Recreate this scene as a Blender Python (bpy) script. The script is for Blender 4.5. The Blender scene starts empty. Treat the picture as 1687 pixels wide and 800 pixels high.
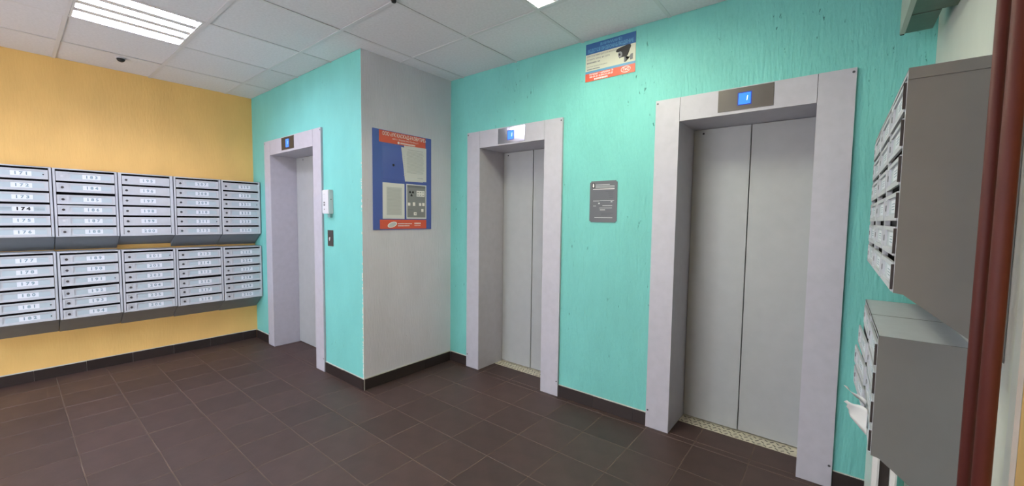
import bpy, bmesh, math, random
from mathutils import Matrix, Vector
random.seed(7)
PI = math.pi
S = bpy.context.scene
COL = S.collection

# ---------------------------------------------------------------- camera, world, exposure
def make_camera():
    yaw, pit, rol = 0.6768, -0.062, 0.0123
    cy, sy, cp, sp = math.cos(yaw), math.sin(yaw), math.cos(pit), math.sin(pit)
    f = Vector((-sy*cp, cy*cp, sp)); r = Vector((cy, sy, 0)); u = r.cross(f)
    c, s = math.cos(rol), math.sin(rol)
    r2 = c*r + s*u; u2 = -s*r + c*u
    cam = bpy.data.cameras.new('camera')
    cam.sensor_fit = 'HORIZONTAL'; cam.sensor_width = 36.0
    cam.lens = 666.857*36.0/1687.0
    cam.clip_start = 0.02
    o = bpy.data.objects.new('camera', cam); COL.objects.link(o)
    m = Matrix(((r2.x, u2.x, -f.x, 4.9836), (r2.y, u2.y, -f.y, 0.5071), (r2.z, u2.z, -f.z, 1.3594), (0, 0, 0, 1)))
    o.matrix_world = m
    S.camera = o
make_camera()
world = bpy.data.worlds.new('world'); S.world = world; world.use_nodes = True
world.node_tree.nodes['Background'].inputs[0].default_value = (1.0, 0.98, 1.06, 1)
world.node_tree.nodes['Background'].inputs[1].default_value = 7.0
S.view_settings.view_transform = 'Standard'; S.view_settings.look = 'None'
S.view_settings.gamma = 1.0; S.view_settings.use_curve_mapping = False
S.view_settings.exposure = 0.0
TUBE_LEFT = ((1.0, 0.95, 1.16), 110.0)     # colour, strength of the tubes in the left fixture
TUBE_RIGHT = ((1.04, 1.03, 0.80), 98.0)   # in the right fixture
TUBE_FILL = ((0.75, 1.0, 1.3), 150.0)      # and in the unseen fixture added behind the camera as fill
S.cycles.max_bounces = 10; S.cycles.diffuse_bounces = 6

# ---------------------------------------------------------------- dimensions
H = 2.5974; X1 = 2.157; YA = 2.2; YB = 3.1045; XR = 5.285; YBACK = -2.2

# ---------------------------------------------------------------- materials
def nodes(name):
    m = bpy.data.materials.new(name); m.use_nodes = True
    nt = m.node_tree; return m, nt, nt.nodes['Principled BSDF']
def mat(name, col, rough=0.5, metal=0.0, var=0.0, noise=0.0, nscale=30.0, bump=0.0, bscale=(200, 200, 200), emit=None, estr=0.0, spec=0.5):
    m, nt, b = nodes(name)
    b.inputs['Roughness'].default_value = rough; b.inputs['Metallic'].default_value = metal
    b.inputs['Specular IOR Level'].default_value = spec
    b.inputs['Base Color'].default_value = (*col, 1)
    tc = nt.nodes.new('ShaderNodeTexCoord')
    src = None
    if noise:
        n = nt.nodes.new('ShaderNodeTexNoise'); n.inputs['Scale'].default_value = nscale; n.inputs['Detail'].default_value = 6
        nt.links.new(tc.outputs['Object'], n.inputs['Vector'])
        mr = nt.nodes.new('ShaderNodeMapRange'); mr.inputs['From Min'].default_value = 0.3; mr.inputs['From Max'].default_value = 0.7
        mr.inputs['To Min'].default_value = 1-noise; mr.inputs['To Max'].default_value = 1+noise
        nt.links.new(n.outputs['Fac'], mr.inputs['Value']); src = mr.outputs['Result']
    if var:
        oi = nt.nodes.new('ShaderNodeObjectInfo')
        mr2 = nt.nodes.new('ShaderNodeMapRange'); mr2.inputs['To Min'].default_value = 1-var; mr2.inputs['To Max'].default_value = 1+var
        nt.links.new(oi.outputs['Random'], mr2.inputs['Value'])
        if src:
            mu = nt.nodes.new('ShaderNodeMath'); mu.operation = 'MULTIPLY'
            nt.links.new(src, mu.inputs[0]); nt.links.new(mr2.outputs['Result'], mu.inputs[1]); src = mu.outputs[0]
        else: src = mr2.outputs['Result']
    if src:
        vm = nt.nodes.new('ShaderNodeVectorMath'); vm.operation = 'SCALE'; vm.inputs[0].default_value = col
        nt.links.new(src, vm.inputs['Scale']); nt.links.new(vm.outputs[0], b.inputs['Base Color'])
    if bump:
        mp = nt.nodes.new('ShaderNodeMapping'); mp.inputs['Scale'].default_value = bscale
        nt.links.new(tc.outputs['Object'], mp.inputs['Vector'])
        n2 = nt.nodes.new('ShaderNodeTexNoise'); n2.inputs['Scale'].default_value = 1.0; n2.inputs['Detail'].default_value = 4
        nt.links.new(mp.outputs[0], n2.inputs['Vector'])
        bp = nt.nodes.new('ShaderNodeBump'); bp.inputs['Strength'].default_value = bump; bp.inputs['Distance'].default_value = 0.003
        nt.links.new(n2.outputs['Fac'], bp.inputs['Height']); nt.links.new(bp.outputs[0], b.inputs['Normal'])
    if emit:
        b.inputs['Emission Color'].default_value = (*emit, 1); b.inputs['Emission Strength'].default_value = estr
    return m
def plaster(name, col, bump=0.35, pits=0.0, mottling=0.05):
    """bark-beetle plaster: vertical strokes and scattered pits"""
    m, nt, b = nodes(name)
    b.inputs['Roughness'].default_value = 0.55; b.inputs['Specular IOR Level'].default_value = 0.3
    tc = nt.nodes.new('ShaderNodeTexCoord')
    def noise(scale, detail=5):
        mp = nt.nodes.new('ShaderNodeMapping'); mp.inputs['Scale'].default_value = scale
        nt.links.new(tc.outputs['Object'], mp.inputs['Vector'])
        n = nt.nodes.new('ShaderNodeTexNoise'); n.inputs['Scale'].default_value = 1; n.inputs['Detail'].default_value = detail
        nt.links.new(mp.outputs[0], n.inputs['Vector']); return n.outputs['Fac']
    def rng(v, a, bb, c, d):
        r = nt.nodes.new('ShaderNodeMapRange'); r.inputs['From Min'].default_value = a; r.inputs['From Max'].default_value = bb
        r.inputs['To Min'].default_value = c; r.inputs['To Max'].default_value = d
        nt.links.new(v, r.inputs['Value']); return r.outputs['Result']
    def math2(op, a, c):
        n = nt.nodes.new('ShaderNodeMath'); n.operation = op
        for i, v in enumerate((a, c)):
            if isinstance(v, (int, float)): n.inputs[i].default_value = v
            else: nt.links.new(v, n.inputs[i])
        return n.outputs[0]
    mott = rng(noise((5, 5, 2.5)), 0.3, 0.7, 1-mottling, 1+mottling)
    strokes = noise((70, 70, 13), 3)
    fac = mott
    height = strokes
    if pits:
        p = rng(noise((62, 62, 22), 2), 0.705, 0.75, 0, 1)
        area = rng(noise((3.1, 3.1, 2.0), 2), 0.50, 0.62, 0, 1)
        pit = math2('MULTIPLY', p, area)
        fac = math2('MULTIPLY', mott, math2('SUBTRACT', 1.0, math2('MULTIPLY', pit, pits)))
        height = math2('SUBTRACT', strokes, math2('MULTIPLY', pit, 1.2))
    vm = nt.nodes.new('ShaderNodeVectorMath'); vm.operation = 'SCALE'; vm.inputs[0].default_value = col
    nt.links.new(fac, vm.inputs['Scale']); nt.links.new(vm.outputs[0], b.inputs['Base Color'])
    bp = nt.nodes.new('ShaderNodeBump'); bp.inputs['Strength'].default_value = bump; bp.inputs['Distance'].default_value = 0.008
    nt.links.new(height, bp.inputs['Height']); nt.links.new(bp.outputs[0], b.inputs['Normal'])
    return m
M = {}
M['turq'] = plaster('turquoise_plaster', (0.172, 0.53, 0.485), 0.3, 0.25)
M['turq_rough'] = plaster('turquoise_rough_plaster', (0.172, 0.53, 0.485), 0.8, 0.5)
M['orange'] = plaster('orange_plaster', (0.78, 0.50, 0.17), 0.2)
M['greywall'] = plaster('grey_plaster', (0.63, 0.63, 0.70), 0.25, 0.1)
M['whitewall'] = plaster('white_plaster', (0.66, 0.68, 0.62), 0.15)
M['cream'] = plaster('cream_plaster', (0.55, 0.50, 0.40), 0.15)
M['ceil_tile'] = mat('ceiling_tile', (0.72, 0.72, 0.76), 0.9, noise=0.05, nscale=60, var=0.03, bump=0.3, bscale=(300, 300, 300))
M['ceil_bar'] = mat('ceiling_bar', (0.66, 0.66, 0.69), 0.5)
M['dark_void'] = mat('dark_void', (0.02, 0.02, 0.02), 0.9)
M['floor_tile'] = mat('floor_tile', (0.054, 0.030, 0.025), 0.52, var=0.16, noise=0.18, nscale=9, bump=0.12, bscale=(60, 60, 60))
M['grout'] = mat('floor_grout', (0.11, 0.075, 0.055), 0.9, noise=0.35, nscale=6)
M['base_tile'] = mat('baseboard_tile', (0.024, 0.017, 0.016), 0.4, var=0.12)
M['base_grout'] = mat('baseboard_grout', (0.55, 0.55, 0.5), 0.9)
M['lift_paint'] = mat('lift_grey_paint', (0.45, 0.45, 0.50), 0.45, noise=0.04, nscale=20, bump=0.08, bscale=(500, 500, 500))
M['lift_door'] = mat('lift_door_paint', (0.37, 0.39, 0.39), 0.42, noise=0.03, nscale=14, bump=0.08, bscale=(500, 500, 500))
M['steel_dark'] = mat('dark_brushed_steel', (0.115, 0.105, 0.095), 0.38, 0.7, bump=0.05, bscale=(20, 20, 900))
M['steel_shiny'] = mat('shiny_steel', (0.55, 0.56, 0.6), 0.12, 1.0)
M['steel'] = mat('plain_steel', (0.5, 0.5, 0.5), 0.3, 0.9)
M['screen'] = mat('blue_screen', (0.01, 0.03, 0.1), 0.3, emit=(0.03, 0.25, 1.0), estr=1.3)
M['screen_rim'] = mat('screen_rim', (0.01, 0.01, 0.05), 0.3, emit=(0.02, 0.06, 0.55), estr=0.6)
M['digit'] = mat('screen_digit', (0.8, 0.9, 1), 0.3, emit=(0.7, 0.9, 1.0), estr=1.4)
M['sill'] = mat('lift_sill_metal', (0.66, 0.62, 0.48), 0.5, 0.2, noise=0.15, nscale=18)
M['sill_stud'] = mat('lift_sill_stud', (0.15, 0.14, 0.11), 0.5, 0.3)
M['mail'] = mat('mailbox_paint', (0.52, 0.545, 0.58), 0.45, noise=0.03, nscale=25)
M['mail_shaded_right'] = mat('mailbox_shaded_right', (0.165, 0.17, 0.16), 0.5, noise=0.03, nscale=15)  # mailbox grey darkened: shade on right-wall sides and undersides put into the colour
M['mail_slot_shade'] = mat('mailbox_slot_shade', (0.010, 0.010, 0.012), 0.9, spec=0.1)  # near-black colour stands in for the shade inside the slots
M['mail_shaded_left'] = mat('mailbox_shaded_left', (0.20, 0.22, 0.24), 0.5, noise=0.03, nscale=15)  # same for the left-wall units: shaded sides and undersides painted darker
M['label_strip'] = mat('label_strip', (0.45, 0.54, 0.585), 0.3)
M['label'] = mat('paper_label', (0.72, 0.76, 0.82), 0.6)
M['num_grey'] = mat('faded_number', (0.22, 0.33, 0.38), 0.7)
M['black'] = mat('black_print', (0.012, 0.012, 0.014), 0.6)
M['lock_dark'] = mat('lock_metal', (0.10, 0.10, 0.11), 0.4, 0.6)
M['hinge'] = mat('hinge_rubber', (0.03, 0.022, 0.02), 0.6)
M['lock_pale'] = mat('lock_pale', (0.6, 0.62, 0.65), 0.4, 0.2)
M['pipe'] = mat('brown_enamel', (0.08, 0.012, 0.008), 0.65, noise=0.08, nscale=10)
M['pvc'] = mat('white_plastic', (0.75, 0.75, 0.72), 0.35)
M['trim_white'] = mat('white_trim', (0.62, 0.63, 0.62), 0.45, noise=0.05, nscale=12)
M['blue_board'] = mat('blue_board', (0.072, 0.118, 0.40), 0.3)
M['red_print'] = mat('red_print', (0.66, 0.10, 0.05), 0.4)
M['white_print'] = mat('white_print', (0.85, 0.82, 0.80), 0.6)
M['paper'] = mat('white_paper', (0.72, 0.73, 0.72), 0.8)
M['paper_old'] = mat('aged_paper', (0.66, 0.67, 0.66), 0.8)
M['grey_print'] = mat('grey_print', (0.42, 0.44, 0.44), 0.8)
M['photocopy_grey'] = mat('photocopy_grey', (0.24, 0.25, 0.26), 0.8)
M['lightgrey_print'] = mat('lightgrey_print', (0.55, 0.57, 0.57), 0.8)
M['darkgrey_print'] = mat('darkgrey_print', (0.17, 0.18, 0.19), 0.7)
M['sign_blue'] = mat('sign_blue', (0.02, 0.10, 0.28), 0.4)
M['sign_blue_light'] = mat('sign_blue_light', (0.10, 0.30, 0.50), 0.4)
M['sign_cream'] = mat('sign_cream', (0.60, 0.62, 0.50), 0.5)
M['notice_grey'] = mat('notice_grey', (0.075, 0.082, 0.09), 0.4)
M['camera_metal'] = mat('printed_camera_grey', (0.25, 0.26, 0.28), 0.5)
M['white_plastic'] = mat('box_plastic', (0.62, 0.64, 0.67), 0.4)
M['duct'] = mat('duct_metal', (0.42, 0.46, 0.40), 0.5, 0.1)
M['duct_shaded'] = mat('duct_shaded_metal', (0.16, 0.17, 0.14), 0.45, 0.9, noise=0.1, nscale=14)  # metal darkened: the shade under the duct is put into its colour
M['lamp_white'] = mat('lamp_housing', (0.70, 0.72, 0.74), 0.4)
M['paint_chip'] = mat('bare_plaster_chip', (0.62, 0.64, 0.60), 0.9)
for k, (c, s) in (('tube_left', TUBE_LEFT), ('tube_right', TUBE_RIGHT), ('tube_rear', TUBE_FILL)):
    M[k] = mat(k, (0.9, 0.9, 0.9), 0.4, emit=c, estr=s)
def glass(name):
    m, nt, b = nodes(name)
    b.inputs['Base Color'].default_value = (0.75, 0.82, 0.75, 1); b.inputs['Roughness'].default_value = 0.3
    b.inputs['Alpha'].default_value = 0.45
    return m
M['film'] = glass('translucent_sheet')

# ---------------------------------------------------------------- mesh helpers
def box(bm, x0, x1, y0, y1, z0, z1):
    v = [bm.verts.new(p) for p in ((x0,y0,z0),(x1,y0,z0),(x1,y1,z0),(x0,y1,z0),(x0,y0,z1),(x1,y0,z1),(x1,y1,z1),(x0,y1,z1))]
    for f in ((3,2,1,0),(4,5,6,7),(0,1,5,4),(1,2,6,5),(2,3,7,6),(3,0,4,7)):
        bm.faces.new([v[i] for i in f])
def cyl(bm, c, r, axis, L, n=16, r2=None):
    """cylinder starting at c running L along axis 'x','y','z'"""
    r2 = r if r2 is None else r2
    a, b2 = {'x': (1, 2), 'y': (2, 0), 'z': (0, 1)}[axis]; k = 'xyz'.index(axis)
    A, B = [], []
    for i in range(n):
        t = 2*PI*i/n
        for lst, rr, off in ((A, r, 0), (B, r2, L)):
            p = [0, 0, 0]; p[a] = c[a]+rr*math.cos(t); p[b2] = c[b2]+rr*math.sin(t); p[k] = c[k]+off
            lst.append(bm.verts.new(p))
    for i in range(n):
        j = (i+1) % n
        f = bm.faces.new((A[i], A[j], B[j], B[i])); f.smooth = True
    bm.faces.new(A[::-1]); bm.faces.new(B)
def prism_xz(bm, pts, y0, y1):
    """polygon (x,z) extruded from y0 to y1"""
    A = [bm.verts.new((p[0], y0, p[1])) for p in pts]; B = [bm.verts.new((p[0], y1, p[1])) for p in pts]
    n = len(pts); bm.faces.new(A); bm.faces.new(B[::-1])
    for i in range(n): bm.faces.new((A[i], B[i], B[(i+1) % n], A[(i+1) % n]))
def finish(bm, name):
    bmesh.ops.recalc_face_normals(bm, faces=bm.faces[:])
    me = bpy.data.meshes.new(name); bm.to_mesh(me); bm.free(); return me
def obj(name, bm, m, parent=None, loc=(0, 0, 0), rot=(0, 0, 0), label=None):
    me = bm if isinstance(bm, bpy.types.Mesh) else finish(bm, name)
    if m is not None and not me.materials: me.materials.append(M[m] if isinstance(m, str) else m)
    o = bpy.data.objects.new(name, me); COL.objects.link(o)
    o.location = loc; o.rotation_euler = rot
    if parent: o.parent = parent
    if label: o['label'] = label
    return o
def bxo(name, dims, m, parent=None, label=None, **k):
    bm = bmesh.new(); box(bm, *dims); return obj(name, bm, m, parent, label=label, **k)
def thing(name, label, cat, loc=(0, 0, 0), rotz=0.0, group=None):
    o = bpy.data.objects.new(name, None); COL.objects.link(o); o.empty_display_size = 0.1
    o.location = loc; o.rotation_euler = (0, 0, rotz); tag(o, label, cat, group); return o
def tag(o, label, cat, group=None):
    o['label'] = label; o['category'] = cat
    if group: o['group'] = group
    return o
def struct(name, bm, m, **k):
    o = obj(name, bm, m, **k); o['kind'] = 'structure'; return o
TXT = {}
def text_mesh(s, size, m, bold=0.0, align='CENTER', sx=1.0):
    """flat lettering in the local xz plane facing -y, anchored at its middle line"""
    key = (s, size, m, bold, align, sx)
    if key in TXT: return TXT[key]
    c = bpy.data.curves.new('lettering', 'FONT'); c.body = s; c.size = size; c.align_x = align; c.align_y = 'CENTER'
    c.offset = bold; c.resolution_u = 2; c.fill_mode = 'FRONT'
    o = bpy.data.objects.new('lettering', c); COL.objects.link(o)
    me = bpy.data.meshes.new_from_object(o.evaluated_get(bpy.context.evaluated_depsgraph_get()))
    bpy.data.objects.remove(o); bpy.data.curves.remove(c)
    me.transform(Matrix.Rotation(PI/2, 4, 'X') @ Matrix.Diagonal((sx, 1, 1, 1)))
    me.materials.clear(); me.materials.append(M[m]); TXT[key] = me
    return me
def text(name, s, size, m, parent, x, y, z, bold=0.0, align='CENTER', sx=1.0, rot=0.0, label=None):
    return obj(name, text_mesh(s, size, m, bold, align, sx), None, parent, (x, y, z), (0, rot, 0), label)
def flat(name, pts, y, m, parent, t=0.0006, label=None):
    bm = bmesh.new(); prism_xz(bm, pts, y-t, y); return obj(name, bm, m, parent, label=label)
def rect(name, x0, x1, z0, z1, y, m, parent, t=0.0006, label=None):
    return flat(name, [(x0, z0), (x1, z0), (x1, z1), (x0, z1)], y, m, parent, t, label)
def bars(name, rows, y, m, parent, t=0.0004, label=None):
    """several printed strokes too small to read, one mesh"""
    bm = bmesh.new()
    for x0, x1, z0, z1 in rows: box(bm, x0, x1, y-t, y, z0, z1)
    return obj(name, bm, m, parent, label=label)
def oval(cx, cz, rx, rz, tilt=0.0, n=28):
    return [(cx+rx*math.cos(a)*math.cos(tilt)-rz*math.sin(a)*math.sin(tilt), cz+rx*math.cos(a)*math.sin(tilt)+rz*math.sin(a)*math.cos(tilt)) for a in [2*PI*i/n for i in range(n)]]

# ---------------------------------------------------------------- lift openings (outer and inner edges of each frame)
LIFTS = [dict(y=YA, x0=0.362, x1=1.561, i0=0.505, i1=1.415, depth=0.235, seam=0.96),
         dict(y=YB, x0=2.390, x1=3.374, i0=2.540, i1=3.215, depth=0.305, seam=2.880),
         dict(y=YB, x0=4.057, x1=5.020, i0=4.202, i1=4.872, depth=0.305, seam=4.540)]
FT, FI = 2.100, 1.957      # top of frame, top of opening
LIP = 0.03
# ---------------------------------------------------------------- walls
HT = H+0.13
bm = bmesh.new(); box(bm, -0.1, 0, YBACK, YA+0.1, -0.05, HT); struct('wall_left', bm, 'orange')
L = LIFTS[0]
bm = bmesh.new()
box(bm, 0, L['x0']+LIP, YA, YA+0.1, -0.05, HT); box(bm, L['x1']-LIP, X1, YA, YA+0.1, -0.05, HT)
box(bm, L['x0']+LIP, L['x1']-LIP, YA, YA+0.1, FT-LIP, HT)
struct('wall_back_left', bm, 'turq')
bm = bmesh.new(); box(bm, X1-0.1, X1, YA+0.1, YB+0.1, -0.05, HT); 
# the grey coat starts right at the corner
box(bm, X1, X1+0.0015, YA, YA+0.1, -0.05, HT)
wall_col = struct('wall_column', bm, 'greywall')
bm = bmesh.new(); A, B = LIFTS[1], LIFTS[2]
box(bm, X1, A['x0']+LIP, YB, YB+0.1, -0.05, HT); box(bm, A['x1']-LIP, B['x0']+LIP, YB, YB+0.1, -0.05, HT)
box(bm, B['x1']-LIP, XR+0.1, YB, YB+0.1, -0.05, HT)
for q in (A, B): box(bm, q['x0']+LIP, q['x1']-LIP, YB, YB+0.1, FT-LIP, HT)
struct('wall_back_right', bm, 'turq_rough')
YT = 1.752
bm = bmesh.new(); box(bm, XR, XR+0.1, YT, YB, -0.05, HT); struct('wall_right', bm, 'whitewall')
bm = bmesh.new(); box(bm, XR, XR+0.1, YBACK, YT, -0.05, HT); struct('wall_front_right', bm, 'orange')
bm = bmesh.new(); box(bm, XR-0.008, XR-0.0005, YT, YT+0.036, 0, H-0.002); struct('trim_1', bm, 'trim_white')
bm = bmesh.new()     # wall behind the camera; its glazed opening is added for fill daylight
GX0, GX1, GZ1 = 0.9, 3.9, 2.3
box(bm, -0.1, GX0, YBACK-0.1, YBACK, -0.05, HT); box(bm, GX1, XR+0.1, YBACK-0.1, YBACK, -0.05, HT); box(bm, GX0, GX1, YBACK-0.1, YBACK, GZ1, HT)
struct('wall_front', bm, 'cream')
bm = bmesh.new()
for x in (GX0, GX0+0.98, GX0+1.96, GX1-0.06): box(bm, x, x+0.06, YBACK-0.07, YBACK-0.01, 0, GZ1)
for z in (0, GZ1-0.06): box(bm, GX0, GX1, YBACK-0.07, YBACK-0.01, z, z+0.06)
struct('fill_window_1', bm, 'pvc')  # unseen frame of the opening added for fill daylight
# ragged bare edge down the outer corner of the column
bm = bmesh.new(); z = 0.09
while z < 1.9:
    h = random.uniform(0.006, 0.02)
    if random.random() < (0.85 if z < 0.9 else 0.4):
        w = random.uniform(0.004, 0.014)
        box(bm, X1-w, X1+0.0025, YA-0.0015, YA+random.uniform(0.002, 0.006), z, z+h)
    z += h+random.uniform(0.0, 0.012)
o = obj('chipped_edge', bm, 'paint_chip', wall_col, label='pale chipped plaster along the column corner'); o['kind'] = 'stuff'

# ---------------------------------------------------------------- floor
TP = 0.2935; FX0 = 2.602-9*TP; FY0 = 2.757-14*TP; G = 0.0022
bm = bmesh.new(); box(bm, -0.1, XR+0.1, YBACK-0.1, YB+0.35, -0.06, -0.0015)
floor = struct('floor', bm, 'grout')
TM = {}
def floor_tile_mesh(w, d):
    key = (round(w, 3), round(d, 3))
    if key not in TM:
        b = bmesh.new(); box(b, -w/2, w/2, -d/2, d/2, -0.006, 0.0)
        top = [e for e in b.edges if all(v.co.z > -0.001 for v in e.verts)]
        bmesh.ops.bevel(b, geom=top, offset=0.0012, segments=1, affect='EDGES')
        TM[key] = finish(b, 'floor_tile'); TM[key].materials.append(M['floor_tile'])
    return TM[key]
far_tiles = bmesh.new()
def place_tile(x0, x1, y0, y1):
    if x1-x0 < 0.012 or y1-y0 < 0.012: return
    x0 += G; x1 -= G; y0 += G; y1 -= G
    if y1 < 0.35:      # behind or beside the camera
        box(far_tiles, x0, x1, y0, y1, -0.006, 0); return
    o = bpy.data.objects.new('floor_tile', floor_tile_mesh(x1-x0, y1-y0)); COL.objects.link(o); o.parent = floor
    o.location = ((x0+x1)/2, (y0+y1)/2, random.uniform(-0.0006, 0.0004))
    o.rotation_euler = (random.gauss(0, 0.0012), random.gauss(0, 0.0012), random.gauss(0, 0.0015))
for i in range(-1, 19):
    for j in range(-4, 17):
        x0, x1 = FX0+i*TP, FX0+(i+1)*TP; y0, y1 = FY0+j*TP, FY0+(j+1)*TP
        x0c, x1c = max(x0, 0), min(x1, XR)
        y0c, y1c = max(y0, YBACK), y1
        if x1c <= x0c or y1c <= y0c: continue
        # regions: main hall, alcove beside the column, lift recesses
        if y0c < YA:
            if x0c < X1 < x1c and y1c > YA:
                place_tile(x0c, x1c, y0c, YA); place_tile(X1, x1c, YA, min(y1c, YB)); 
            elif x1c <= X1 and y1c > YA: place_tile(x0c, x1c, y0c, YA)
            else: place_tile(x0c, x1c, y0c, min(y1c, YB))
        elif x1c > X1: place_tile(max(x0c, X1), x1c, y0c, min(y1c, YB)) if y0c < YB else None
        for q, dep in ((LIFTS[0], 0.235), (LIFTS[1], 0.205), (LIFTS[2], 0.205)):
            a0, a1 = max(x0, q['i0']), min(x1, q['i1']); b0, b1 = max(y0, q['y']), min(y1, q['y']+dep)
            if a1-a0 > 0.012 and b1-b0 > 0.012: place_tile(a0, a1, b0, b1)
o = obj('floor_tile', far_tiles, 'floor_tile', floor); o['kind'] = 'stuff'

# ---------------------------------------------------------------- baseboards of brown tiles
def baseboard(name, p0, p1, nrm, spans):
    """tiles along the line p0 -> p1; nrm points into the room"""
    d = Vector((p1[0]-p0[0], p1[1]-p0[1])); ln = d.length; d /= ln
    ang = math.atan2(d.y, d.x)
    g = bmesh.new()
    for a, b in spans: box(g, a, b, 0.0005, 0.005, 0.0, 0.092)
    root = struct(name, g, 'base_grout', loc=(p0[0], p0[1], 0), rot=(0, 0, ang))
    side = 1 if (-d.y*nrm[0]+d.x*nrm[1]) > 0 else -1
    if side < 0: root.scale = (1, -1, 1)
    for a, b in spans:
        x = a
        while x < b-0.01:
            x2 = min(x+TP, b)
            bm = bmesh.new(); box(bm, x+0.001, x2-0.001, 0.004, 0.0105, 0.0015, 0.086+random.uniform(-0.001, 0.002))
            obj('baseboard_tile', bm, 'base_tile', root); x = x2
baseboard('baseboard_left', (0, 0), (0, YA), (1, 0), [(0.0, YA-0.011)])
baseboard('baseboard_back_left', (0, YA), (X1, YA), (0, -1), [(0.011, 0.360), (1.563, X1+0.01)])
baseboard('baseboard_column', (X1, YA), (X1, YB), (1, 0), [(0.0, YB-YA-0.011)])
baseboard('baseboard_back_right', (X1, YB), (XR, YB), (0, -1), [(0.011, 2.388-X1), (3.376-X1, 4.055-X1), (5.022-X1, XR-X1)])

# ---------------------------------------------------------------- suspended ceiling
CX0, CPX, CY0, CPY = -0.6819, 0.6, 0.2002, 0.5864
bm = bmesh.new(); box(bm, -0.1, XR+0.1, YBACK-0.1, YB+0.1, H+0.13, H+0.16)
ceiling = struct('ceiling', bm, 'dark_void')
tile_bm = bmesh.new(); box(tile_bm, 0.005, CPX-0.005, 0.005, CPY-0.005, 0, 0.012)
tile_me = finish(tile_bm, 'ceiling_tile'); tile_me.materials.append(M['ceil_tile'])
LAMPS = {(3, 1): 'left', (7, 3): 'right', (4, -2): 'rear'}
def clip_tile(r, c):
    x0, x1 = max(CX0+r*CPX, 0), min(CX0+(r+1)*CPX, XR); y0, y1 = max(CY0+c*CPY, YBACK), min(CY0+(c+1)*CPY, YB)
    return x0, x1, y0, y1
for r in range(1, 10):
    for c in range(-5, 5):
        if (r, c) in LAMPS: continue
        x0, x1, y0, y1 = clip_tile(r, c)
        if x1 <= X1 and y0 >= YA: continue
        if x1 <= X1: y1 = min(y1, YA)
        if x0 < X1 < x1 and y1 > YA:      # the tile cut round the column
            b = bmesh.new(); box(b, 0.004, x1-x0-0.004, 0.004, YA-y0-0.002, 0, 0.012)
            if y0 < YA: box(b, X1-x0+0.003, x1-x0-0.004, YA-y0-0.002, y1-y0-0.004, 0, 0.012)
            else: b.clear(); box(b, X1-x0+0.003, x1-x0-0.004, 0.004, y1-y0-0.004, 0, 0.012)
            obj('ceiling_tile', b, 'ceil_tile', ceiling, (x0, y0, H+0.0035)); continue
        full = abs((x1-x0)-CPX) < 1e-4 and abs((y1-y0)-CPY) < 1e-4
        if full: o = bpy.data.objects.new('ceiling_tile', tile_me); COL.objects.link(o); o.parent = ceiling; o.location = (x0, y0, 0)
        else:
            b = bmesh.new(); box(b, 0.004, x1-x0-0.004, 0.004, y1-y0-0.004, 0, 0.012); o = obj('ceiling_tile', b, 'ceil_tile', ceiling, (x0, y0, 0))
        o.location.z = H+0.0035+random.uniform(-0.0008, 0.0015)
        o.rotation_euler = (random.gauss(0, 0.003), random.gauss(0, 0.003), 0)
for r in range(2, 10):
    x = CX0+r*CPX; y1 = YA if x < X1 else YB
    bm = bmesh.new(); box(bm, x-0.0115, x+0.0115, YBACK, y1, H, H+0.0025); box(bm, x-0.001, x+0.001, YBACK, y1, H+0.0025, H+0.03)
    obj('ceiling_grid_bar', bm, 'ceil_bar', ceiling)
for c in range(-4, 5):
    y = CY0+c*CPY; x0 = X1 if y > YA else 0
    for r in range(1, 10):
        a, b = max(CX0+r*CPX+0.0117, x0), min(CX0+(r+1)*CPX-0.0117, XR)
        if b-a < 0.02: continue
        bm = bmesh.new(); box(bm, a, b, y-0.0115, y+0.0115, H+0.0002, H+0.0025)
        obj('ceiling_grid_bar', bm, 'ceil_bar', ceiling)

# ---------------------------------------------------------------- ceiling lights (four tubes each)
def ceiling_light(r, c, side, label):
    x0, x1, y0, y1 = clip_tile(r, c); x0 += 0.0125; x1 -= 0.0125; y0 += 0.0125; y1 -= 0.0125
    w, d = x1-x0, y1-y0
    t = thing('ceiling_light', label, 'light', (x0, y0, H), 0, 'four-tube lights in the ceiling')
    bm = bmesh.new(); Z = 0.066
    box(bm, 0, 0.012, 0, d, 0.001, Z); box(bm, w-0.012, w, 0, d, 0.001, Z); box(bm, 0.012, w-0.012, 0, 0.012, 0.001, Z); box(bm, 0.012, w-0.012, d-0.012, d, 0.001, Z)
    box(bm, 0, w, 0, d, Z, Z+0.006); obj('housing', bm, 'lamp_white', t)
    p = (w-0.024)/4
    for k in range(4):
        cx = 0.012+p*(k+0.5)
        bm = bmesh.new(); cyl(bm, (cx, 0.03, 0.034), 0.015, 'y', d-0.06, 14)
        tb = obj('tube', bm, 'tube_'+side, t)
        for ys in (0.0125, d-0.03):
            bm = bmesh.new(); cyl(bm, (cx, ys, 0.034), 0.013, 'y', 0.0175, 12); obj('end_cap', bm, 'lamp_white', tb)
    for k in range(1, 4):
        cx = 0.012+p*k
        bm = bmesh.new()
        A = [bm.verts.new((cx+sx, yy, zz)) for yy in (0.0125, d-0.0125) for sx, zz in ((-0.030, 0.006), (0.030, 0.006), (0.006, 0.052), (-0.006, 0.052))]
        for f in ((0, 1, 2, 3), (4, 7, 6, 5), (0, 4, 5, 1), (1, 5, 6, 2), (2, 6, 7, 3), (3, 7, 4, 0)): bm.faces.new([A[i] for i in f])
        obj('reflector', bm, 'lamp_white', t)
ceiling_light(3, 1, 'left', 'lit four-tube ceiling light near the orange wall')
ceiling_light(7, 3, 'right', 'lit four-tube ceiling light in front of the middle lift')
ceiling_light(4, -2, 'rear', 'added four-tube fill light out of frame, behind the photographer')
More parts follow.
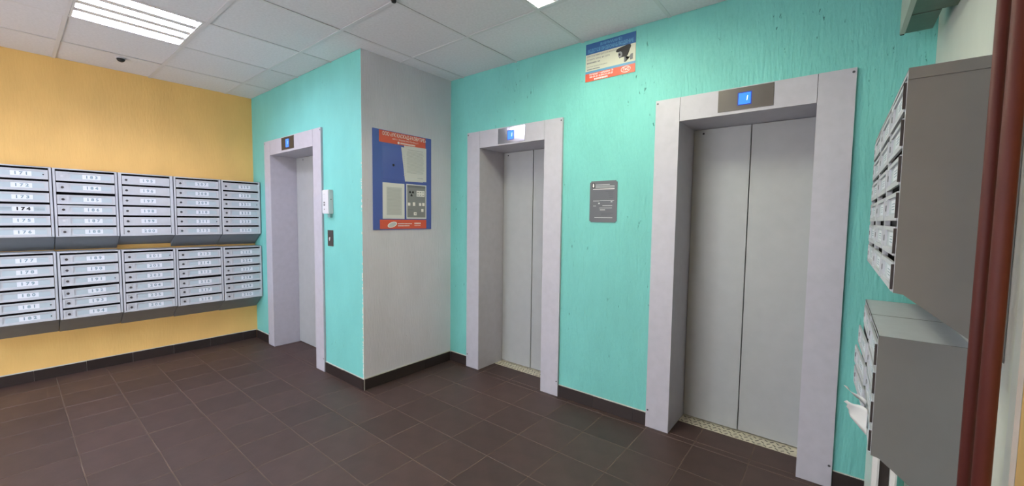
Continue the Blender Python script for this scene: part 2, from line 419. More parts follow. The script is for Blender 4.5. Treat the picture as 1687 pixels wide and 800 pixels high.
# dome sensor over the mailboxes and the small fitting at the grid
t = thing('dome_camera', 'small black ceiling dome in a white ring near the orange wall', 'camera', (0.425, 1.128, H+0.003))
bm = bmesh.new(); cyl(bm, (0, 0, -0.004), 0.031, 'z', 0.0035, 24, 0.034); obj('ring', bm, 'ceil_tile', t)
bm = bmesh.new(); bmesh.ops.create_uvsphere(bm, u_segments=20, v_segments=10, radius=0.026)
for v in bm.verts: v.co.z = v.co.z*0.95-0.006
for f in bm.faces: f.smooth = True
obj('dome', bm, 'black', t)
t = thing('ceiling_fitting', 'tiny black fitting at a ceiling grid crossing at the top of the photo', 'fitting', (2.933, 1.947, H))
bm = bmesh.new(); cyl(bm, (0, 0, -0.012), 0.012, 'z', 0.0118, 12, 0.016); obj('cap', bm, 'black', t)

# ---------------------------------------------------------------- lifts
def lift(q, label, display, group='grey lift doorways'):
    y, dep = q['y'], q['depth']; pr = 0.018
    xc = (q['i0']+q['i1'])/2
    t = thing('elevator', label, 'elevator', (xc, y, 0))
    X0, X1_, I0, I1 = (q[k]-xc for k in ('x0', 'x1', 'i0', 'i1'))
    def jamb(a, b, sgn):
        bm = bmesh.new()
        box(bm, a, b, -pr, -0.001, 0.001, FT)
        if sgn < 0: box(bm, a+LIP+0.002, b, -0.001, dep+0.04, 0.001, FT-LIP-0.002)
        else: box(bm, a, b-LIP-0.002, -0.001, dep+0.04, 0.001, FT-LIP-0.002)
        bmesh.ops.remove_doubles(bm, verts=bm.verts[:], dist=1e-6)
        return bm
    for a, b, s in ((X0, I0, -1), (I1, X1_, 1)):
        j = obj('jamb', jamb(a, b, s), 'lift_paint', t)
        xs = a+0.012 if s < 0 else b-0.012
        for zs in (0.115, FT-0.02):
            bm = bmesh.new(); cyl(bm, (xs, -pr-0.001, zs), 0.006, 'y', 0.0015, 10); obj('screw', bm, 'lock_dark', j)
    bm = bmesh.new(); box(bm, I0+0.0022, I1-0.0022, -pr, -0.001, FI, FT); box(bm, I0+0.0018, I1-0.0018, -0.001, dep+0.04, FI, FI+0.02)
    obj('header', bm, 'lift_paint', t)
    for xs in (I0, I1):
        bm = bmesh.new(); box(bm, xs-0.0017, xs+(0.0017 if xs == I0 else -0.0001), -pr+0.001, -pr+0.004, FI, FT-0.001) if xs == I1 else box(bm, xs+0.0001, xs+0.0017, -pr+0.001, -pr+0.004, FI, FT-0.001)
        obj('seam', bm, 'dark_void', t)
    sm = q['seam']-xc; bot = 0.010
    for k, (a, b, yy) in enumerate(((I0+0.003, sm-0.0025, dep), (sm+0.0025, I1-0.003, dep+0.004))):
        bm = bmesh.new(); box(bm, a, b, yy, yy+0.03, bot, FI-0.003)
        e = [e for e in bm.edges if abs(e.verts[0].co.x-e.verts[1].co.x) < 1e-5 and abs(e.verts[0].co.y-e.verts[1].co.y) < 1e-5 and e.verts[0].co.y < yy+0.01]
        bmesh.ops.bevel(bm, geom=e, offset=0.002, segments=2, affect='EDGES')
        d = obj('door_panel', bm, 'lift_door', t)
        if k == 0:
            kx = q['key']-xc
            bm = bmesh.new(); cyl(bm, (kx, yy-0.001, 1.928), 0.0065, 'y', 0.0015, 12); obj('keyhole', bm, 'black', d)
    bm = bmesh.new(); box(bm, I0, I1, dep+0.038, dep+0.05, 0.001, FI); obj('shaft_back', bm, 'dark_void', t)
    if q['sill']:
        bm = bmesh.new(); box(bm, I0+0.001, I1-0.001, dep-0.099, dep+0.034, -0.006, 0.0012); sl = obj('sill', bm, 'sill', t)
        bm = bmesh.new(); n = int((I1-I0)/0.03)
        for i in range(n):
            for j in range(3):
                cx = I0+0.02+i*0.03+(0.015 if j % 2 else 0); cyy = dep-0.085+j*0.034
                if cx > I1-0.02: continue
                s = 1 if (i+j) % 2 else -1; ca, sa = math.cos(s*0.8), math.sin(s*0.8)
                V = []
                for zz in (0.0012, 0.0028):
                    for ax, ay in ((-0.011, -0.003), (0.011, -0.003), (0.011, 0.003), (-0.011, 0.003)):
                        V.append(bm.verts.new((cx+ax*ca-ay*sa, cyy+ax*sa+ay*ca, zz)))
                for f in ((4, 5, 6, 7), (0, 1, 5, 4), (1, 2, 6, 5), (2, 3, 7, 6), (3, 0, 4, 7)): bm.faces.new([V[k] for k in f])
        o = obj('sill_studs', bm, 'sill_stud', sl); o['kind'] = 'stuff'
    # display plate on the header
    d0, d1, z0, z1, pm, s0, s1, sz0, sz1 = display
    pl = bxo('display_plate', (d0-xc, d1-xc, -pr-0.003, -pr, z0, z1), pm, t, label='dark steel floor display' if pm != 'steel_shiny' else 'mirror-bright steel floor display')
    rect('screen_rim', s0-xc-0.005, s1-xc+0.005, sz0-0.005, sz1+0.005, -pr-0.003, 'screen_rim', pl, 0.0008)
    rect('screen', s0-xc, s1-xc, sz0, sz1, -pr-0.0038, 'screen', pl, 0.0008, label='glowing blue screen')
    text('screen_digit', '1', (sz1-sz0)*0.62, 'digit', pl, s0-xc+(s1-s0)*0.72, -pr-0.005, (sz0+sz1)/2, rot=0.12)
    return t
LIFTS[0].update(key=0.661, sill=False); LIFTS[1].update(key=2.596, sill=True); LIFTS[2].update(key=4.264, sill=True)
lift(LIFTS[0], 'grey lift doorway beside the orange wall and mailboxes', (0.79, 1.052, 1.977, 2.093, 'steel_dark', 0.887, 0.952, 1.998, 2.070))
lift(LIFTS[1], 'grey lift doorway with a mirror-bright display, just right of the grey wall', (2.752, 3.028, 1.967, 2.091, 'steel_shiny', 2.856, 2.916, 1.995, 2.062))
lift(LIFTS[2], 'largest grey two-panel lift doorway, left of the right-hand mailboxes', (4.415, 4.685, 1.975, 2.095, 'steel_dark', 4.519, 4.578, 2.003, 2.064))

# ---------------------------------------------------------------- mailboxes
DW, DH, SLOT, ROW = 0.330, 0.0725, 0.0160, 0.0885
def recess_panel(W, Hh, t, rec, depth):
    bm = bmesh.new()
    xs = sorted({0, W, *[r[0] for r in rec], *[r[1] for r in rec]}); zs = sorted({0, Hh, *[r[2] for r in rec], *[r[3] for r in rec]})
    def dep(i, j):
        if i < 0 or j < 0 or i >= len(xs)-1 or j >= len(zs)-1: return None
        cx, cz = (xs[i]+xs[i+1])/2, (zs[j]+zs[j+1])/2
        return -t+depth if any(r[0] < cx < r[1] and r[2] < cz < r[3] for r in rec) else -t
    Q = lambda *p: bm.faces.new([bm.verts.new(v) for v in p])
    for i in range(len(xs)-1):
        for j in range(len(zs)-1):
            y = dep(i, j); a, b, c, d = xs[i], xs[i+1], zs[j], zs[j+1]
            Q((a, y, c), (b, y, c), (b, y, d), (a, y, d))
            n = dep(i+1, j)
            if n is not None and n != y: Q((b, y, c), (b, n, c), (b, n, d), (b, y, d))
            n = dep(i, j+1)
            if n is not None and n != y: Q((a, y, d), (a, n, d), (b, n, d), (b, y, d))
    Q((0, 0, 0), (0, 0, Hh), (W, 0, Hh), (W, 0, 0)); Q((0, -t, 0), (0, 0, 0), (W, 0, 0), (W, -t, 0)); Q((0, -t, Hh), (W, -t, Hh), (W, 0, Hh), (0, 0, Hh))
    Q((0, -t, 0), (0, -t, Hh), (0, 0, Hh), (0, 0, 0)); Q((W, -t, 0), (W, 0, 0), (W, 0, Hh), (W, -t, Hh))
    bmesh.ops.remove_doubles(bm, verts=bm.verts[:], dist=1e-6)
    return bm
ST0, ST1 = 0.066, 0.312
door_me = finish(recess_panel(DW, DH, 0.006, [(0.012, 0.053, 0.013, 0.060), (ST0, ST1, 0.013, 0.062)], 0.0048), 'door'); door_me.materials.append(M['mail'])
flat_me = finish(recess_panel(DW-0.014, DH, 0.006, [], 0), 'door'); flat_me.materials.append(M['mail'])
def disc(r, t, n=12):
    bm = bmesh.new(); cyl(bm, (0, -t, 0), r, 'y', t, n); return bm
lock_me = finish(disc(0.009, 0.005), 'lock'); lock_me.materials.append(M['lock_dark'])
lockp_me = finish(disc(0.0085, 0.002), 'lock'); lockp_me.materials.append(M['lock_pale'])
key_me = finish(disc(0.003, 0.001, 8), 'keyhole'); key_me.materials.append(M['black'])
hole_me = finish(disc(0.0045, 0.0006, 10), 'hole'); hole_me.materials.append(M['black'])
def slab(x0, x1, z0, z1, t, m, name):
    bm = bmesh.new(); box(bm, x0, x1, -t, 0, z0, z1); me = finish(bm, name); me.materials.append(M[m]); return me
strip_me = slab(ST0+0.012, ST1-0.004, 0.019, 0.056, 0.0006, 'label_strip', 'label_strip')
label_me = slab(-0.052, 0.052, -0.0175, 0.0175, 0.0006, 'label', 'number_label')
hinge_me = slab(0, 0.005, 0.004, DH-0.006, 0.009, 'hinge', 'hinge')
def mailbox(label, origin, rotz, W, rows, D, zback, first=None, style='inset', near=False, side=None, group=None, opened={}):
    """origin: wall-plane point at the left end of the front's lower edge; local x right, z up, -y outward"""
    t = thing('mailbox_unit', label, 'mailbox', origin, rotz, group)
    hgt = rows*ROW+0.010
    th = 0.0018
    def side_plate(x):
        bm = bmesh.new()
        P = [(-D, 0), (-D+0.018, -0.003), (-0.001, zback), (-0.001, hgt), (-D, hgt)]
        A = [bm.verts.new((x, p[0], p[1])) for p in P]; B = [bm.verts.new((x+th, p[0], p[1])) for p in P]
        bm.faces.new(A); bm.faces.new(B[::-1])
        for i in range(5): bm.faces.new((A[i], B[i], B[(i+1) % 5], A[(i+1) % 5]))
        return bm
    sm = side or 'mail_shaded_left'
    body = bmesh.new()
    g = 0.0020
    box(body, g+th+0.0003, W-g-th-0.0003, -D, -0.001, hgt-0.0025, hgt)                       # top
    under = bmesh.new(); ga, gb = g+th+0.0003, W-g-th-0.0003
    A = [under.verts.new(p) for p in ((ga, -D+0.018, -0.003), (gb, -D+0.018, -0.003), (gb, -0.001, zback), (ga, -0.001, zback))]
    B = [under.verts.new((v.co.x, v.co.y, v.co.z+0.003)) for v in A]
    for f in ((A[0], A[1], A[2], A[3]), (B[3], B[2], B[1], B[0]), (A[0], B[0], B[1], A[1]), (A[1], B[1], B[2], A[2]), (A[2], B[2], B[3], A[3]), (A[3], B[3], B[0], A[0])): under.faces.new(f)
    obj('underside', under, 'mail_shaded_left' if not side else side, t, label='sloping underside, grey darkened for its shade')
    box(body, ga, gb, -D, -D+0.020, 0.0, 0.004)                          # front lower rail
    box(body, ga, gb, -D, -D+0.0015, hgt-0.009, hgt)                     # front top lip
    sw = 0.0165 if style == 'inset' else 0.024
    box(body, g+th+0.0003, sw, -D-0.0003, -D+0.012, 0, hgt-0.0028); box(body, W-sw, W-g-th-0.0003, -D-0.0003, -D+0.012, 0, hgt-0.0028)
    if style != 'inset': box(body, sw, W-sw, -D, -D+0.004, 0.0, 0.014)
    obj('cabinet', body, 'mail', t)
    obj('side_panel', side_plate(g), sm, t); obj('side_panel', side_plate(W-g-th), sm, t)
    if near:   # folded top rim over the near side
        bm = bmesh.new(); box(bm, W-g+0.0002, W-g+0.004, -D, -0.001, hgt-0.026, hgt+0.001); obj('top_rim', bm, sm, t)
    bm = bmesh.new(); box(bm, sw, W-sw, -D+0.035, -D+0.037, 0.006, hgt-0.004)
    for k in range(1, rows): box(bm, sw, W-sw, -D+0.016, -D+0.035, k*ROW+0.003, k*ROW+0.0045)
    obj('inner_shelves', bm, 'mail_slot_shade', t, label='slot insides, coloured dark for their shade')
    for r in range(rows):
        zt = hgt-0.009-SLOT-r*ROW+0.0005; z0 = zt-DH
        num = None if first is None else first+r
        fl = style != 'inset'
        me = flat_me if fl else door_me
        x0 = (W-(DW-0.014 if fl else DW))/2
        d = obj('door', me, None, t, (x0, -D+(0.0055 if fl else 0.003), z0+random.uniform(-0.001, 0.0006)))
        fy = -0.006 if fl else -0.0012
        if num in (185, 216): d.location.z -= 0.005
        if num == 192: d.location.z -= 0.009; d.rotation_euler = (0, -0.026, 0)
        if r in opened:
            # swings about its right edge
            ang = opened[r]; d.rotation_euler = (0, 0, ang)
            d.location.x = x0+DW*(1-math.cos(ang)); d.location.y += -0.004-DW*math.sin(ang)
        if not fl: obj('label_strip', strip_me, None, d, (0, fy, 0))
        lx = (0.205 if first is None else 0.196) if not fl else 0.165
        ly = fy-0.0008
        obj('number_label', label_me, None, d, (lx, ly, 0.0375))
        if num is not None:
            bold = num == 174
            text('number', ' '.join(str(num)), 0.031, 'black' if bold else 'num_grey', d, lx, ly-0.0009, 0.0375, bold=0.0018 if bold else 0.0011, sx=1.12)
            if bold:
                pl = bars('printed_lines', [(a, b, z-0.0007, z+0.0007) for a, b in ((ST0+0.016, lx-0.056), (lx+0.056, ST1-0.008)) for z in (0.029, 0.0375, 0.046)], ly, 'black', d); pl['kind'] = 'stuff'
        else:
            bars('small_print', [(lx-0.03, lx+0.03, z-0.001, z+0.001) for z in (0.030, 0.0375, 0.045)], ly-0.0008, 'num_grey', d)
        pale = num in (183, 187)
        lk = obj('lock', lockp_me if pale else lock_me, None, d, (0.026 if fl else 0.032, fy, 0.037))
        if num in (171, 181, 182, 191, 201, 211, 221): obj('screw_hole', hole_me, None, d, (0.318-0.012, fy-0.001, 0.036))
        if near: obj('hinge', hinge_me, None, d, ((DW-0.0005), 0.0, 0.002))
    return t
YS = [0.365, 0.7345, 1.104, 1.474, 1.8445, 2.1945]
DL = 0.195
colnote = ['at the left photo edge', 'second from the left', 'middle one', 'second from the lift', 'next to the lift']
for k in range(5):
    a, b = YS[k], YS[k+1]; up = 171+12*k
    ztop = 1.708-0.002*k
    st = 'flush' if k == 2 else 'inset'
    hg = 6*ROW+0.010
    extra = ' with flush framed doors' if k == 2 else ''
    mailbox('mailbox %d to %d%s, upper row on the orange wall, %s' % (up, up+5, extra, colnote[k]), (0, a, ztop-hg), PI/2, b-a, 6, DL, -0.114 if k != 2 else -0.085, up, st, group='upper mailboxes on the orange wall')
    ztop = 1.049-0.005*k
    mailbox('mailbox %d to %d, lower row on the orange wall, %s' % (up+6, up+11, colnote[k]), (0, a, ztop-hg), PI/2, b-a, 6, DL, -0.130, up+6, 'inset', group='lower mailboxes on the orange wall')
UW = 0.3655; DR = XR-5.098
hg = 6*ROW+0.010
for k, (w, op) in enumerate((('nearest to the brown pipes', {}), ('in the middle of its row', {}), ('furthest along, by the turquoise wall', {}))):
    y1 = 1.872+k*UW
    mailbox('grey upper mailbox on the right wall, %s' % w, (XR, y1+UW, 1.727-hg), -PI/2, UW, 6, DR, -0.135, None, 'inset', near=k == 0, side='mail_shaded_right', group='upper mailboxes on the right wall', opened=op)
hg = 4*ROW+0.010
for k, (w, op) in enumerate((('nearer one with paper in its slot', {}), ('farther one with doors hanging ajar', {1: 0.03, 2: 0.055, 3: 0.05}))):
    y1 = 2.100+k*UW
    mailbox('grey low mailbox on the right wall, %s' % w, (XR, y1+UW, 1.026-hg), -PI/2, UW, 4, XR-5.093, -0.145, None, 'inset', near=k == 0, side='mail_shaded_right', group='low mailboxes on the right wall', opened=op)

# paper sticking out of the low right mailbox
def sheet(name, rows, m, label, cat):
    """curved sheet from rows of points, thin solid"""
    bm = bmesh.new(); n = len(rows[0]); off = Vector((0.0, 0.0, 0.0006))
    G1 = [[bm.verts.new(p) for p in r] for r in rows]
    for i in range(len(rows)-1):
        for j in range(n-1):
            f = bm.faces.new((G1[i][j], G1[i][j+1], G1[i+1][j+1], G1[i+1][j])); f.smooth = True
    me_o = obj(name, bm, m); sol = me_o.modifiers.new('thick', 'SOLIDIFY'); sol.thickness = 0.0006
    tag(me_o, label, cat); return me_o
rows = []
for i in range(10):
    s = i/9
    row = []
    for j in range(7):
        v = j/6
        zt = 0.742-0.006*s+0.004*math.sin(6*s); zb = 0.655+0.020*s
        jag = 0.012*s*abs(math.sin(v*9.0))*(1-v) if i == 9 else 0
        row.append((5.090-0.052*s-jag+0.012*s*v, 2.26+0.07*s+0.018*math.sin(v*2.6)*(0.3+s), zt+(zb-zt)*v))
    rows.append(row)
sheet('paper_leaflet', rows, 'paper', 'white paper sheet curling out of the low right mailbox', 'paper')
rows = []
for i in range(7):
    s = i/6
    rows.append([(5.088-0.060*s+0.012*v*s, 2.30+0.10*s+0.02*v, 0.758+0.004*s-0.030*v*(1-0.7*s)+0.004*math.sin(7*s)) for v in (0, 0.5, 1.0)])
sheet('paper_leaflet', rows, 'paper_old', 'crumpled paper strip behind the white sheet in the low right mailbox', 'paper')

# ---------------------------------------------------------------- notice board on the grey wall (local x = +Y, -y out)
NB = thing('notice_board', 'blue notice board with red header and footer on the grey wall', 'notice board', (X1+0.002, 2.289, 1.252), PI/2)
W_, H_ = 0.576, 0.786
bxo('board', (0, W_, -0.006, 0, 0, H_), 'blue_board', NB)
hd = rect('header', 0.055, 0.512, H_-0.096, H_-0.004, -0.006, 'red_print', NB)
text('lettering', 'ООО «УК КАСКАД-РАЗВИТИЕ»', 0.040, 'white_print', NB, 0.300, -0.0072, H_-0.028, bold=0.0006, sx=0.72)
text('lettering', '600016, г. Владимир, мкр. Юрьевец, д. 5', 0.0185, 'white_print', NB, 0.305, -0.0072, H_-0.058, sx=0.74)
bars('small_print', [(0.255+i*0.0125, 0.255+i*0.0125+0.009, H_-0.088, H_-0.076) for i in range(12)], -0.0068, 'white_print', NB, label='tiny telephone number')
flat('telephone_mark', oval(0.236, H_-0.082, 0.010, 0.010), -0.0068, 'white_print', NB)
rect('footer', 0.058, 0.520, 0.006, 0.080, -0.006, 'red_print', NB)
e1 = flat('logo_oval', oval(0.172, 0.040, 0.046, 0.022, 0.28), -0.0068, 'white_print', NB)
flat('logo_oval', oval(0.172, 0.040, 0.037, 0.015, 0.28), -0.0075, 'lightgrey_print', NB)
bars('small_print', [(0.226+i*0.013, 0.226+i*0.013+0.0105, 0.044, 0.051) for i in range(11)]+[(0.226+i*0.013, 0.226+i*0.013+0.0105, 0.027, 0.034) for i in range(9)], -0.0068, 'white_print', NB)
bars('small_print', [(0.392+i*0.0115, 0.392+i*0.0115+0.0085, 0.043, 0.056) for i in range(6)]+[(0.392+i*0.011, 0.392+i*0.011+0.008, 0.028, 0.033) for i in range(6)], -0.0068, 'white_print', NB)
bm = bmesh.new(); cyl(bm, (0.186, -0.0085, 0.520), 0.010, 'y', 0.0025, 12); obj('pin', bm, 'black', NB)
rect('pocket', 0.085, 0.285, 0.40, 0.675, -0.0062, mat('board_pocket', (0.088, 0.135, 0.42), 0.15), NB, label='clear plastic pocket')
def paper_on_board(label, x, z, y, parts, w, h, tilt=0.0, m='paper', shape=None):
    t = thing('notice_sheet', label, 'paper', (X1+0.002-y, 2.289+x, 1.252+z), PI/2, 'papers on the notice board')
    t.rotation_euler = (0, 0, PI/2)
    if tilt: t.rotation_euler = (tilt, 0, PI/2)
    pts = shape or [(0, 0), (w, 0), (w, h), (0, h)]
    flat('page', pts, 0.0, m, t, 0.0008)
    for p in parts(t): pass
    return t
def lines(x0, x1, z0, z1, n, ragged=0.03):
    out = []
    for i in range(n):
        z = z1-(z1-z0)*i/(n-1); r = random.uniform(0, ragged)*(x1-x0)
        out.append((x0+(0.02*(x1-x0) if i % 5 == 0 else 0), x1-r, z-0.0014, z+0.0014))
    return out
def back_sheet(t):
    yield bars('printed_text', lines(0.02, 0.06, 0.05, 0.24, 12), -0.0009, 'lightgrey_print', t)
paper_on_board('aged sheet peeking out behind the text page on the notice board', 0.262, 0.398, -0.0078, back_sheet, 0.2, 0.27, m='paper_old', shape=[(0.035, 0.0), (0.22, 0.004), (0.245, 0.265), (-0.002, 0.278)])
def text_sheet(t):
    yield bars('printed_text', [(0.03, 0.19, 0.262, 0.266)]+lines(0.022, 0.205, 0.075, 0.25, 20, 0.12)+[(0.13, 0.19, 0.034, 0.038)], -0.0009, 'grey_print', t)
paper_on_board('pale printed text page, upper right on the blue notice board', 0.292, 0.397, -0.0092, text_sheet, 0.225, 0.295, m='paper_old', shape=[(0.022, 0.002), (0.226, 0.010), (0.226, 0.298), (-0.004, 0.294)])
def lowpage(t):
    yield rect('text_block', 0.035, 0.180, 0.03, 0.255, -0.0008, 'lightgrey_print', t, 0.0004)
    yield bars('printed_text', lines(0.042, 0.172, 0.04, 0.24, 22, 0.1), -0.0013, 'grey_print', t)
paper_on_board('white page with a grey text block, lower left on the blue notice board', 0.083, 0.088, -0.0078, lowpage, 0.207, 0.288)
def darkpage(t):
    yield rect('dark_print', 0.008, 0.200, 0.012, 0.262, -0.0008, 'photocopy_grey', t, 0.0003)
    yield rect('title_band', 0.008, 0.200, 0.262, 0.282, -0.0008, 'darkgrey_print', t, 0.0003)
    bm = bmesh.new(); cx, cz, r = 0.052, 0.215, 0.026
    for k in range(3):
        a0 = -PI/2+k*2*PI/3
        pts = [(cx+0.005*math.cos(a0+a), cz+0.005*math.sin(a0+a)) for a in (0.5, -0.5)]+[(cx+r*math.cos(a0+a), cz+r*math.sin(a0+a)) for a in (-0.5, -0.25, 0, 0.25, 0.5)]
        prism_xz(bm, pts, -0.0016, -0.0012)
    yield obj('trefoil', bm, 'black', t)
    yield bars('white_panel', [(0.105, 0.190, 0.190, 0.240), (0.015, 0.040, 0.110, 0.135), (0.065, 0.090, 0.110, 0.140), (0.13, 0.155, 0.112, 0.135), (0.165, 0.190, 0.112, 0.137), (0.075, 0.105, 0.030, 0.056), (0.155, 0.178, 0.060, 0.085)], -0.0011, 'white_print', t)
    yield bars('printed_text', [(0.112+i*0.027, 0.128+i*0.027, z, z+0.006) for i in range(3) for z in (0.200, 0.222)]+[(0.012, 0.07, 0.074, 0.078), (0.085, 0.099, 0.040, 0.046)], -0.0016, 'darkgrey_print', t)
paper_on_board('dark photocopied page with a radiation trefoil, lower right on the blue notice board', 0.309, 0.089, -0.0078, darkpage, 0.210, 0.290)

# ---------------------------------------------------------------- video surveillance sign above
SG = thing('warning_sign', 'blue, cream and red video surveillance sign under the ceiling', 'sign', (3.546, YB-0.001, 2.318))
W_, H_ = 0.362, 0.256
bxo('plate', (0, W_, -0.003, 0, 0, H_), 'sign_cream', SG)
rect('blue_band', 0, W_, H_-0.072, H_, -0.003, 'sign_blue', SG)
text('lettering', 'ВНИМАНИЕ!', 0.026, 'sign_blue_light', SG, W_*0.52, -0.0042, H_-0.021, bold=0.0006)
text('lettering', 'ВЕДЕТСЯ ВИДЕОНАБЛЮДЕНИЕ', 0.031, 'sign_blue_light', SG, W_*0.5, -0.0042, H_-0.052, bold=0.0008, sx=0.68)
text('lettering', 'Для получения доступа необходимо', 0.0175, 'darkgrey_print', SG, 0.010, -0.0038, 0.171, align='LEFT', sx=0.80)
text('lettering', 'оставить заявку на сайте', 0.0175, 'darkgrey_print', SG, 0.010, -0.0038, 0.148, align='LEFT', sx=0.80)
bars('small_print', [(0.010+i*0.0095, 0.010+i*0.0095+0.007, 0.121, 0.129) for i in range(8)]+[(0.092, 0.099, 0.121, 0.129), (0.1015, 0.1085, 0.121, 0.129)], -0.0034, 'darkgrey_print', SG)
text('lettering', 'Система видеонаблюдения:', 0.012, 'darkgrey_print', SG, 0.010, -0.0038, 0.099, align='LEFT', sx=0.95)
bars('small_print', [(0.012+i*0.009, 0.012+i*0.009+0.0065, 0.078, 0.085) for i in range(11)], -0.0034, 'darkgrey_print', SG)
rect('blue_stripe', 0, W_, 0.054, 0.070, -0.003, 'sign_blue_light', SG)
rect('red_band', 0, W_, 0, 0.054, -0.003, 'red_print', SG)
text('lettering', 'Интернет + цифровое ТВ', 0.0165, 'white_print', SG, 0.120, -0.0042, 0.0445, bold=0.0004, sx=0.9)
text('lettering', '000-04-20 / 8-800-211-04-20', 0.0165, 'white_print', SG, 0.120, -0.0042, 0.0275, bold=0.0004, sx=0.9)
bars('small_print', [(0.068+i*0.0115, 0.068+i*0.0115+0.009, 0.005, 0.016) for i in range(9)], -0.0036, 'white_print', SG)
flat('logo_oval', oval(0.298, 0.029, 0.034, 0.020), -0.0036, 'white_print', SG)
flat('logo_oval', oval(0.298, 0.029, 0.0305, 0.0165), -0.0042, 'red_print', SG)
text('logo_lettering', 'ТиС', 0.024, 'white_print', SG, 0.299, -0.0053, 0.029, bold=0.0005, rot=0.05)
# the picture of a camera printed on it
cam = flat('camera_picture', [(0.232, 0.150), (0.225, 0.158), (0.232, 0.170), (0.250, 0.176), (0.312, 0.186), (0.326, 0.184), (0.331, 0.170), (0.322, 0.150), (0.312, 0.122), (0.302, 0.110), (0.270, 0.112), (0.252, 0.108), (0.244, 0.124), (0.245, 0.150)], -0.0034, 'black', SG)
flat('lens_ring', oval(0.256, 0.132, 0.015, 0.020, 0.15), -0.0040, 'camera_metal', SG)
flat('lens', oval(0.253, 0.132, 0.006, 0.008, 0.15), -0.0046, 'black', SG)
flat('bracket', [(0.285, 0.112), (0.296, 0.112), (0.298, 0.095), (0.325, 0.102), (0.325, 0.082), (0.345, 0.086), (0.345, 0.122), (0.330, 0.120), (0.322, 0.108), (0.296, 0.088), (0.296, 0.076), (0.284, 0.076)], -0.0034, 'darkgrey_print', SG)

# ---------------------------------------------------------------- grey notice plate between the lifts
NP = thing('lift_notice', 'dark grey lift notice plate between the two right-hand lifts', 'sign', (3.603, YB-0.001, 1.336))
W_, H_ = 0.206, 0.287
bm = bmesh.new(); box(bm, 0, W_, -0.003, 0, 0, H_)
bmesh.ops.bevel(bm, geom=[e for e in bm.edges if abs(e.verts[0].co.y-e.verts[1].co.y) > 0.002], offset=0.009, segments=3, affect='EDGES')
obj('plate', bm, 'notice_grey', NP)
ic = rect('icon', 0.016, 0.038, 0.238, 0.272, -0.003, 'black', NP)
flat('arrow_mark', [(0.027, 0.269), (0.035, 0.259), (0.030, 0.259), (0.030, 0.252), (0.035, 0.252), (0.027, 0.242), (0.019, 0.252), (0.024, 0.252), (0.024, 0.259), (0.019, 0.259)], -0.0036, 'white_print', NP)
bars('small_print', [(0.045, 0.150, 0.259, 0.262), (0.045, 0.186, 0.249, 0.252), (0.045, 0.186, 0.240, 0.243)], -0.0034, 'lightgrey_print', NP)
bars('heading_line', [(0.024, 0.186, 0.228, 0.232)], -0.0034, 'white_print', NP)
bars('small_print', [(0.028, 0.075, 0.147, 0.150), (0.078, 0.184, 0.149, 0.152), (0.028, 0.05, 0.112, 0.115), (0.100, 0.172, 0.114, 0.117), (0.075, 0.170, 0.098, 0.101), (0.08, 0.12, 0.084, 0.089), (0.04, 0.175, 0.030, 0.035), (0.160, 0.172, 0.139, 0.144), (0.068, 0.078, 0.127, 0.136)], -0.0034, 'lightgrey_print', NP)
bars('small_print', [(0.12, 0.18, 0.213, 0.215), (0.14, 0.175, 0.200, 0.202), (0.145, 0.178, 0.186, 0.188), (0.150, 0.176, 0.170, 0.172), (0.09, 0.18, 0.062, 0.064), (0.09, 0.16, 0.050, 0.052)], -0.0034, 'black', NP)

# ---------------------------------------------------------------- control box and key switch right of the left lift
CB = thing('control_box', 'white plastic control box beside the left lift frame', 'control box', (1.616, YA-0.001, 1.375))
W_, H_, D_ = 0.106, 0.196, 0.042
bm = bmesh.new(); box(bm, 0, W_, -D_, 0, 0, H_)
bmesh.ops.bevel(bm, geom=[e for e in bm.edges if e.verts[0].co.y < -D_+1e-4 or e.verts[1].co.y < -D_+1e-4], offset=0.005, segments=2, affect='EDGES')
obj('case', bm, 'white_plastic', CB)
rect('window', 0.028, 0.052, 0.066, 0.098, -D_, 'lock_dark', CB, 0.0008); rect('window_light', 0.034, 0.046, 0.076, 0.088, -D_-0.0008, 'white_plastic', CB)
bm = bmesh.new(); cyl(bm, (0.040, -D_-0.002, 0.037), 0.004, 'y', 0.002, 10); obj('button', bm, 'black', CB)
bars('vent_line', [(0.02, 0.06, 0.160, 0.162), (0.02, 0.06, 0.120, 0.1215)], -D_, 'grey_print', CB)
bm = bmesh.new(); cyl(bm, (W_-0.001, -D_*0.45, 0.118), 0.004, 'x', 0.0015, 10); obj('side_screw', bm, 'lock_dark', CB)
bm = bmesh.new(); box(bm, 0.05, 0.092, -0.020, -0.001, -0.030, -0.0005); obj('cable_gland', bm, mat('gland_grey_green', (0.20, 0.36, 0.36), 0.5), CB)
KS = thing('key_switch', 'dark steel key switch plate under the white control box', 'switch', (1.628, YA-0.001, 1.104))
bxo('plate', (0, 0.089, -0.004, 0, 0, 0.134), 'steel_dark', KS)
bm = bmesh.new(); cyl(bm, (0.045, -0.012, 0.062), 0.013, 'y', 0.008, 16); obj('key_barrel', bm, 'steel', KS)
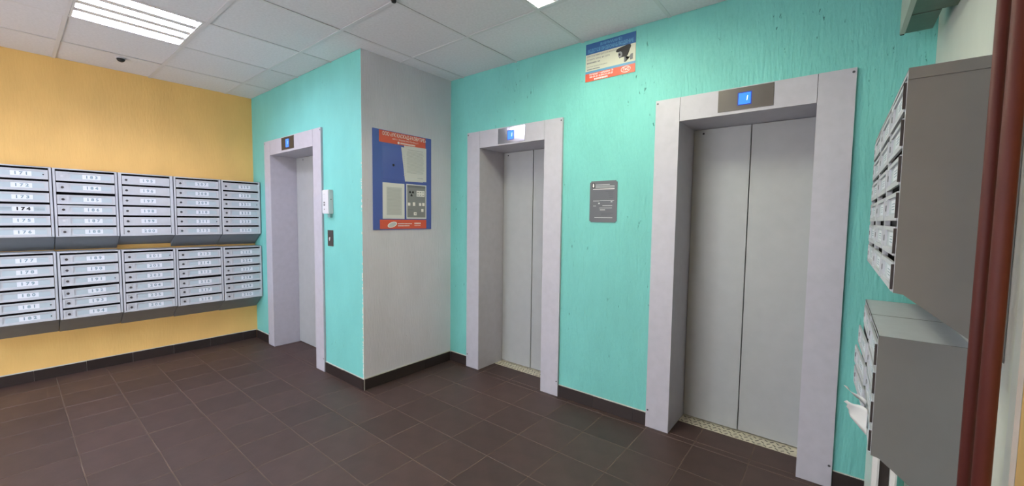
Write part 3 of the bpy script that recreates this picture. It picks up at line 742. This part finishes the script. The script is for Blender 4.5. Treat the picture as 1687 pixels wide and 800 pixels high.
flat('key_mark', [(0.040, 0.044), (0.046, 0.044), (0.056, 0.078), (0.044, 0.072)], -0.0122, 'white_print', KS)

# ---------------------------------------------------------------- duct in the upper right corner
DU = thing('ventilation_duct', 'grey sheet metal duct end under the ceiling, upper right corner', 'duct', (5.147, 2.1, 2.146))
bm = bmesh.new(); box(bm, 0, 0.016, 0, 0.79, 0, 0.36); obj('side_sheet', bm, 'duct', DU)
bm = bmesh.new(); box(bm, 0.0165, 0.137, 0, 0.60, 0.004, 0.36); obj('body', bm, 'duct_shaded', DU)
bm = bmesh.new(); box(bm, 0.0165, 0.098, 0.602, 0.79, 0.002, 0.36); obj('end_section', bm, 'duct_shaded', DU, label='narrower end section')
bm = bmesh.new(); box(bm, 0.002, 0.014, 0.786, 0.7915, -0.003, -0.0002); obj('seam', bm, 'dark_void', DU)

# ---------------------------------------------------------------- brown heating pipes by the right wall
def pipe(x, y, r, label):
    t = thing('heating_pipe', label, 'pipe', (x, y, 0), 0, 'brown risers by the right wall')
    bm = bmesh.new(); cyl(bm, (0, 0, 0.0005), r, 'z', H-0.002, 28); obj('tube', bm, 'pipe', t)
pipe(5.2181, 1.755, 0.0102, 'thinner brown heating pipe on the left of the pair')
pipe(5.2342, 1.720, 0.0134, 'thicker brown heating pipe on the right of the pair')

# ---------------------------------------------------------------- white framed pane stored under the low mailboxes
WP = thing('glazed_panel', 'white plastic framed pane stored on the floor under the low right mailboxes', 'panel', (5.16, 2.95, 0))
bxo('pane', (-0.020, 0.012, 0.055, 0.059, 0.002, 0.42), 'film', WP, label='translucent pane')
for x0 in (0.000, 0.060):
    bm = bmesh.new(); box(bm, x0, x0+0.024, 0.0, 0.030, 0.002, 0.50); box(bm, x0+0.016, x0+0.018, -0.004, 0.0, 0.002, 0.50)
    obj('rail', bm, 'pvc', WP)
bxo('backing', (0.025, 0.059, 0.012, 0.024, 0.002, 0.48), mat('dark_backing', (0.03, 0.022, 0.018), 0.5), WP, label='dark board between the rails')
